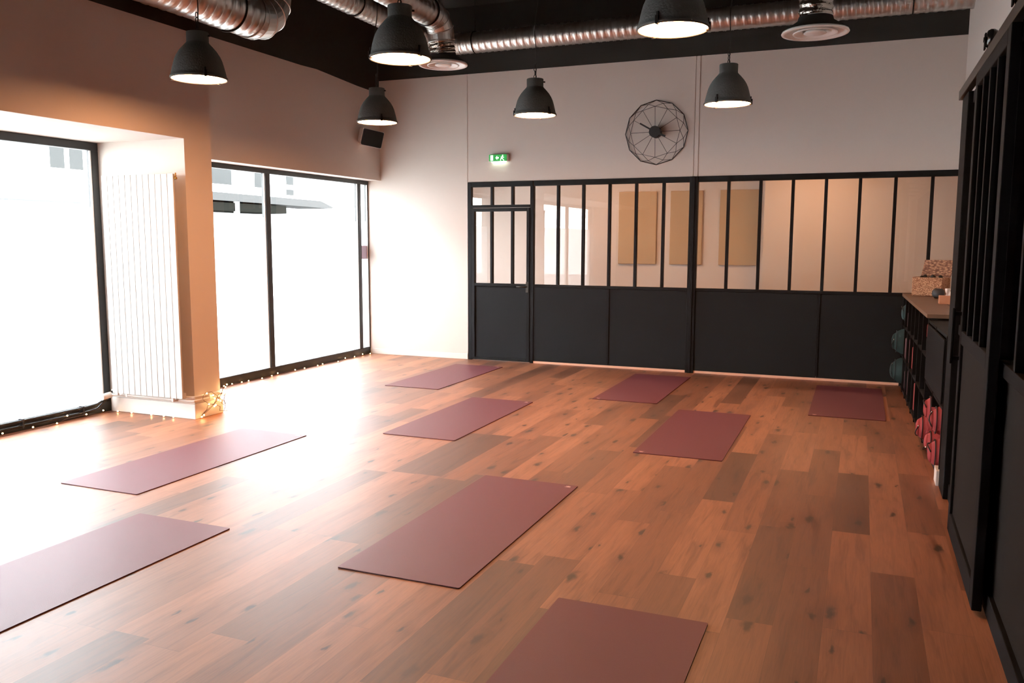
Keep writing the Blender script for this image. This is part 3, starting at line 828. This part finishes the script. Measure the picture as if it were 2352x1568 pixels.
mats = [((2.71, -7.61), 180, 'lilac pink yoga mat cut by the left edge of the photo'),
        ((1.735, -5.55), 0, 'pale glare-washed yoga mat in front of the radiator'),
        ((2.935, -3.46), 0, 'rose yoga mat in the middle distance, between the pale mat and the door'),
        ((1.73, -1.40), 0, 'small pale yoga mat farthest left, in front of the partition door'),
        ((4.25, -6.075), 0, 'large plum yoga mat in the centre of the floor'),
        ((5.02, -3.27), 180, 'maroon yoga mat right of centre, in front of the mat by the partition post'),
        ((4.09, -1.27), 180, 'maroon yoga mat on dark boards nearest the partition post'),
        ((5.375, -7.78), 180, 'dark maroon yoga mat cut by the bottom edge of the photo'),
        ((6.17, -1.27), 180, 'very dark yoga mat in the shaded corner beside the shelf')]
for i, ((x, y), a, lb) in enumerate(mats):
    o = mat0 if i == 0 else copy_tree(mat0)
    o.location = (x, y, 0); o.rotation_euler = (0, 0, math.radians(a)+(i % 3-1)*.003)
    tag(o, lb, 'yoga mat', 'yoga mats laid out on the oak floor')

# ------------------------------------------------------------------ shelf unit and its things
SX = 6.68; ST = 1.035; SA = .0219      # the unit stands slightly askew to the wall
def sp_(x, y, z=0.):
    """shelf frame -> room"""
    return Vector((SX+x*math.cos(SA)-y*math.sin(SA), x*math.sin(SA)+y*math.cos(SA), z))
shelf = thing('shelf_unit', 'low black open shelf unit along the right wall', 'shelf', (SX, -.02, 0), SA)
SB = mat('black_shelf_board', (18, 18, 19), .6, spec=.1)
def sh(mb, name): return mb.build(name, SB, shelf)
DEP = .37
ys = [-.02, -.43, -.84, -1.25, -1.66, -2.07, -2.48, -2.92, -3.5, -4.16]
for i, y in enumerate(ys):
    sh(MB().box(0, DEP, y-.012, y+.012, .40 if i == 8 else 0, ST-.03 if y > -2.95 else .99, bev=.002), 'upright')
for z in (.02, .35, .68): sh(MB().box(.004, DEP, ys[7]+.012, ys[0]-.012, z, z+.02), 'shelf_board')
for z in (.02, .49, .97): sh(MB().box(.004, DEP, ys[-1]+.012, ys[7]-.012, z, z+.02), 'shelf_board')
sh(MB().box(DEP, DEP+.01, ys[-1], ys[0], 0, .98), 'back_panel')
sh(MB().box(-.014, -.001, ys[-1]-.01, ys[7]-.10, .54, .965, bev=.003), 'cupboard_door')
wt = thing('worktop', 'dark wood top lying on the black shelf unit', 'worktop', (6.93, -1.45, ST-.03))
q = MB(); q.prism([(SX-.012, -.016), (XR-.005, -.016), (XR-.005, -2.95), (SX-.012+2.93*SA, -2.95)], 2, ST-.0295, ST)
q.build('top_board', mat('dark_oiled_wood', (112, 84, 64), .5, var=(6, .2)), wt, (6.93, -1.45, ST-.03)).location = (0, 0, 0)
MB().box(6.975, 6.978, -2.93, -.02, ST, ST+.0012).build('joint', CABLE, wt, (6.93, -1.45, ST-.03)).location = (0, 0, 0)

# round bolsters and blocks
RED = mat('red_bolster_cloth', (136, 38, 38), .8, bump=(200, .15))
TEAL = mat('dark_teal_bolster_cloth', (27, 48, 46), .85, bump=(200, .15))
PUR = mat('dark_plum_block_foam', (74, 34, 38), .8)
def bolster(name, m, loc, R, L, label, group, seed=0):
    """fat round cushion lying along the depth of the shelf, with piping and a handle strap"""
    t = thing(name, label, 'bolster', loc, 0, group)
    q = MB(); pts = []; rr = []
    for i in range(11):
        u = i/10; pts.append((-L/2+L*u, 0, 0)); rr.append(R*(1-.42*abs(2*u-1)**3.2))
    q.tube(pts, rr, 22, True, True); q.ball((-L/2, 0, 0), R*.58, 18, 8, (.35, 1, 1))
    q.build('cushion', m, t)
    q = MB(); q.torus((-L/2+.02, 0, 0), (1, 0, 0), R*.80, .004, 26, 6); q.build('piping', CABLE, t)
    q = MB(); a0 = math.radians(60+seed*50)
    pp_ = [(-L/2-.006-.02*math.sin(k/8*PI), R*.55*math.cos(a0+k/8*1.8), R*.55*math.sin(a0+k/8*1.8)) for k in range(9)]
    q.tube(pp_, .0045, 6); q.build('handle_strap', CABLE, t)
    q = MB(); q.ball(pp_[0], .008, 8, 5); q.build('metal_ring', mat('bright_ring', (210, 205, 200), .25, 1.), t)
    return t
gb = 'red bolsters stacked in the nearest shelf bay'
def SP(x, y, z): p = sp_(x, y, z); return (p.x, p.y, p.z)
bolster('bolster', RED, SP(.145, -3.36, .355), .118, .32, 'red bolster topmost and farther one of the red pile', gb, 0)
bolster('bolster', RED, SP(.145, -3.80, .355), .118, .32, 'red bolster topmost and nearer one of the red pile', gb, 1)
bolster('bolster', RED, SP(.12, -3.12, .16), .118, .32, 'red bolster low and far in the red pile, bulging over the floor', gb, 2)
bolster('bolster', RED, SP(.14, -3.57, .145), .102, .32, 'red bolster low in the middle of the red pile', gb, 3)
bolster('bolster', RED, SP(.13, -3.98, .16), .118, .32, 'red bolster lowest and nearest the white baseboard end', gb, 0)
gt = 'teal bolsters at the far end of the shelf unit'
bolster('bolster', TEAL, SP(.09, -.225, .20), .15, .34, 'dark teal bolster lowest at the far end of the shelf', gt, 1)
bolster('bolster', TEAL, SP(.09, -.225, .52), .145, .34, 'dark teal bolster in the middle at the far end of the shelf', gt, 2)
bolster('bolster', TEAL, SP(.14, -.225, .835), .13, .28, 'dark teal bolster highest at the far end of the shelf', gt, 0)
gp = 'foam blocks on the shelf unit'
def block(loc, d, m, lb):
    t = MB().box(-d[0]/2, d[0]/2, -d[1]/2, d[1]/2, 0, d[2], bev=.012).build('yoga_block', m)
    t.location = SP(*loc); t.rotation_euler = (0, 0, SA)
    tag(t, lb, 'yoga block', gp); return t
block((.14, -.64, .702), (.24, .30, .16), PUR, 'dark plum foam block on the top shelf beside the highest teal bolster')
block((.13, -.64, .372), (.24, .30, .22), PUR, 'dark plum foam block on the middle shelf beside the teal bolster')
block((.14, -.64, .042), (.24, .30, .20), PUR, 'dark plum foam block on the bottom shelf beside the teal bolster')
block((.14, -1.05, .372), (.24, .30, .25), PUR, 'dark plum foam block on the middle shelf, second bay from the teal bolsters')
block((.14, -1.05, .042), (.24, .30, .26), PUR, 'dark plum foam block on the bottom shelf, second bay from the teal bolsters')
block((.14, -1.46, .372), (.24, .30, .22), RED, 'dull red foam block in the middle of the shelf unit')
block((.14, -1.87, .042), (.24, .30, .26), RED, 'dull red foam block low on the shelf unit, far from the bolster pile')
t = MB().box(-.1, .1, -.19, .19, 0, .10, bev=.006).build('storage_box', SB)
t.location = SP(.13, -2.70, .702); t.rotation_euler = (0, 0, SA)
tag(t, 'flat black box under the bright red foam block on the shelf', 'box')
block((.13, -2.70, .804), (.20, .38, .12), RED, 'bright red foam block high on the shelf beside the cupboard door')

# basket with open lid
WV = weave_mat('woven_seagrass', (226, 176, 136), (140, 92, 64), 75.)
WV2 = weave_mat('woven_seagrass_lid', (196, 146, 112), (112, 72, 54), 34.)
bk = thing('wicker_basket', 'woven seagrass basket with open lid on the dark wood top', 'basket', (6.925, -.335, ST+.0016), math.radians(-24))
q = MB()
q.box(-.15, .15, -.12, -.108, 0, .195, bev=.004); q.box(-.15, .15, .108, .12, 0, .195, bev=.004)
q.box(-.15, -.138, -.108, .108, 0, .195); q.box(.138, .15, -.108, .108, 0, .195); q.box(-.145, .145, -.11, .11, 0, .012)
q.build('basket_body', WV, bk)
q = MB(); q.obox((.004, .155, .285), (1, 0, 0), Vector((0, .95, -.31)), Vector((0.06, .31, .95)), .15, .007, .09)
q.build('basket_lid', WV2, bk)
q = MB()
for i in range(8):
    q.ball((-.09+.026*i, -.02+.02*math.sin(i*2), .185+.014*math.sin(i*1.9)), .024, 8, 5)
q.build('dark_contents', CABLE, bk)
# tissue box
tb = thing('tissue_box', 'plain kraft tissue box with a white tissue on the dark wood top', 'tissue box', (6.985, -1.62, ST))
MB().box(-.075, .075, -.06, .06, 0, .075, bev=.003).build('box', mat('kraft_card', (186, 128, 96), .7), tb)
q = MB(); vs = []
for i in range(9):
    for j in range(6):
        u, v = i/8-.5, j/5
        vs.append((u*.05*(1.2-v*.5)+.01*math.sin(v*5+i), .012*math.sin(i*1.7+v*2), .07+v*.075-.01*abs(u)*v))
fs = [(i*6+j, (i+1)*6+j, (i+1)*6+j+1, i*6+j+1) for i in range(8) for j in range(5)]
q.add(vs, fs, True); o = q.build('tissue', mat('white_tissue', (240, 238, 236), .9), tb)
sm = o.modifiers.new('thick', 'SOLIDIFY'); sm.thickness = .001
pot = thing('round_pot', 'small round charcoal pot between basket and tissue box', 'pot', (6.965, -.78, ST))
MB().lathe([(0, 0), (.03, 0), (.052, .02), (.06, .05), (.052, .082), (.036, .098), (.03, .094), (.045, .078), (.05, .05), (.03, .012), (0, .01)], n=28).build('pot_body', mat('charcoal_ceramic', (58, 58, 60), .55), pot)

# ------------------------------------------------------------------ next room: hanging panels and lamp
PAN = mat('tan_felt_panel', (188, 160, 128), .9, bump=(200, .1))
for i, (x0, x1, lb) in enumerate(((2.60, 3.215, 'tan felt panel left of the other panels behind the partition glass'),
                                  (3.43, 3.93, 'tan felt panel hidden partly by the thick partition post'),
                                  (4.19, 4.76, 'tan felt panel nearest the step in the next room wall'))):
    o = MB().box(x0, x1, 2.965, 2.998, 1.24, 2.38, bev=.008).build('wall_panel', PAN)
    tag(o, lb, 'wall panel', 'felt panels hanging in the next room')
la = bpy.data.lights.new('next_room_ceiling_lamp', 'AREA'); la.shape = 'DISK'; la.size = .5; la.energy = 35; la.color = (1, .50, .25)
for i, (x, y) in enumerate(((5.6, 1.3), (2.6, 1.5))):
    lo = bpy.data.objects.new('next_room_ceiling_lamp', la); C.objects.link(lo); lo.location = (x, y, 2.94)

# ------------------------------------------------------------------ street outside
FAC = mat('white_render_facade', (225, 228, 232), .9)
FACG = mat('facade_joint', (60, 62, 66), .9)
PANE = mat('dull_street_window', (56, 57, 57), .9, spec=0)
SILV = mat('pale_window_surround', (235, 236, 238), .8)
struct('ground', MB().box(-30, -.45, -30, 30, -.3, -.05), mat('pale_pavement', (150, 150, 148), .9), 'street pavement outside')
bA = thing('street_building', 'white rendered building across the street with two small windows', 'building', (-9, -1, 0))
def P0(mb, name, m, root, loc): o = mb.build(name, m, root, loc); o.location = (0, 0, 0); return o
P0(MB().box(-14, -9, -14, 40, 0, 6.2), 'facade', FAC, bA, (-9, -1, 0))
for (ya, yb, za, zb_) in ((2.16, 2.50, 3.05, 3.75), (2.62, 2.95, 3.05, 3.75), (6.6, 7.5, 3.02, 4.2), (8.4, 9.0, 3.02, 4.2), (9.76, 10.1, 3.17, 3.42), (9.76, 10.1, 2.88, 3.04)):
    fr = P0(MB().box(-9.0, -8.97, ya-.05, yb+.05, za-.05, zb_+.05), 'window_surround', SILV, bA, (-9, -1, 0))
    o = MB().box(-8.97, -8.965, ya, yb, za, zb_).build('window_pane', PANE, fr, (-9, -1, 0)); o.location = (0, 0, 0)
P0(MB().box(-9, -8.96, -8, 2.9, 2.36, 2.385).box(-9, -8.97, 1.0, 1.02, 2.4, 6).box(-9, -8.97, -8, 3.0, 2.93, 2.94), 'facade_joint', FACG, bA, (-9, -1, 0))
P0(MB().box(-9, -8.9, 3.1, 30, 2.72, 2.80), 'cornice', SILV, bA, (-9, -1, 0))
aw = thing('awning', 'grey sloping canopy over the shop front across the street', 'awning', (-8, 7.5, 0))
P0(MB().prism([(4.5, 2.74), (9.9, 2.70), (10.55, 2.53), (10.3, 2.50), (9.2, 2.52), (4.5, 2.55)], 0, -8.88, -7.9), 'canopy', mat('grey_canopy', (58, 58, 58), .9, spec=0), aw, (-8, 7.5, 0))
P0(MB().box(-8.88, -7.95, 4.5, 8.4, 2.30, 2.50), 'underside_painted_shade', mat('underside_painted_shade', (20, 20, 18), .9, spec=0), aw, (-8, 7.5, 0))  # shade below the canopy, put in as a dark-coloured block
P0(MB().box(-8.0, -7.9, 6.4, 6.5, 0, 2.55).box(-8.89, -8.85, 4.5, 13.5, 0, 2.25), 'support', SILV, aw, (-8, 7.5, 0))
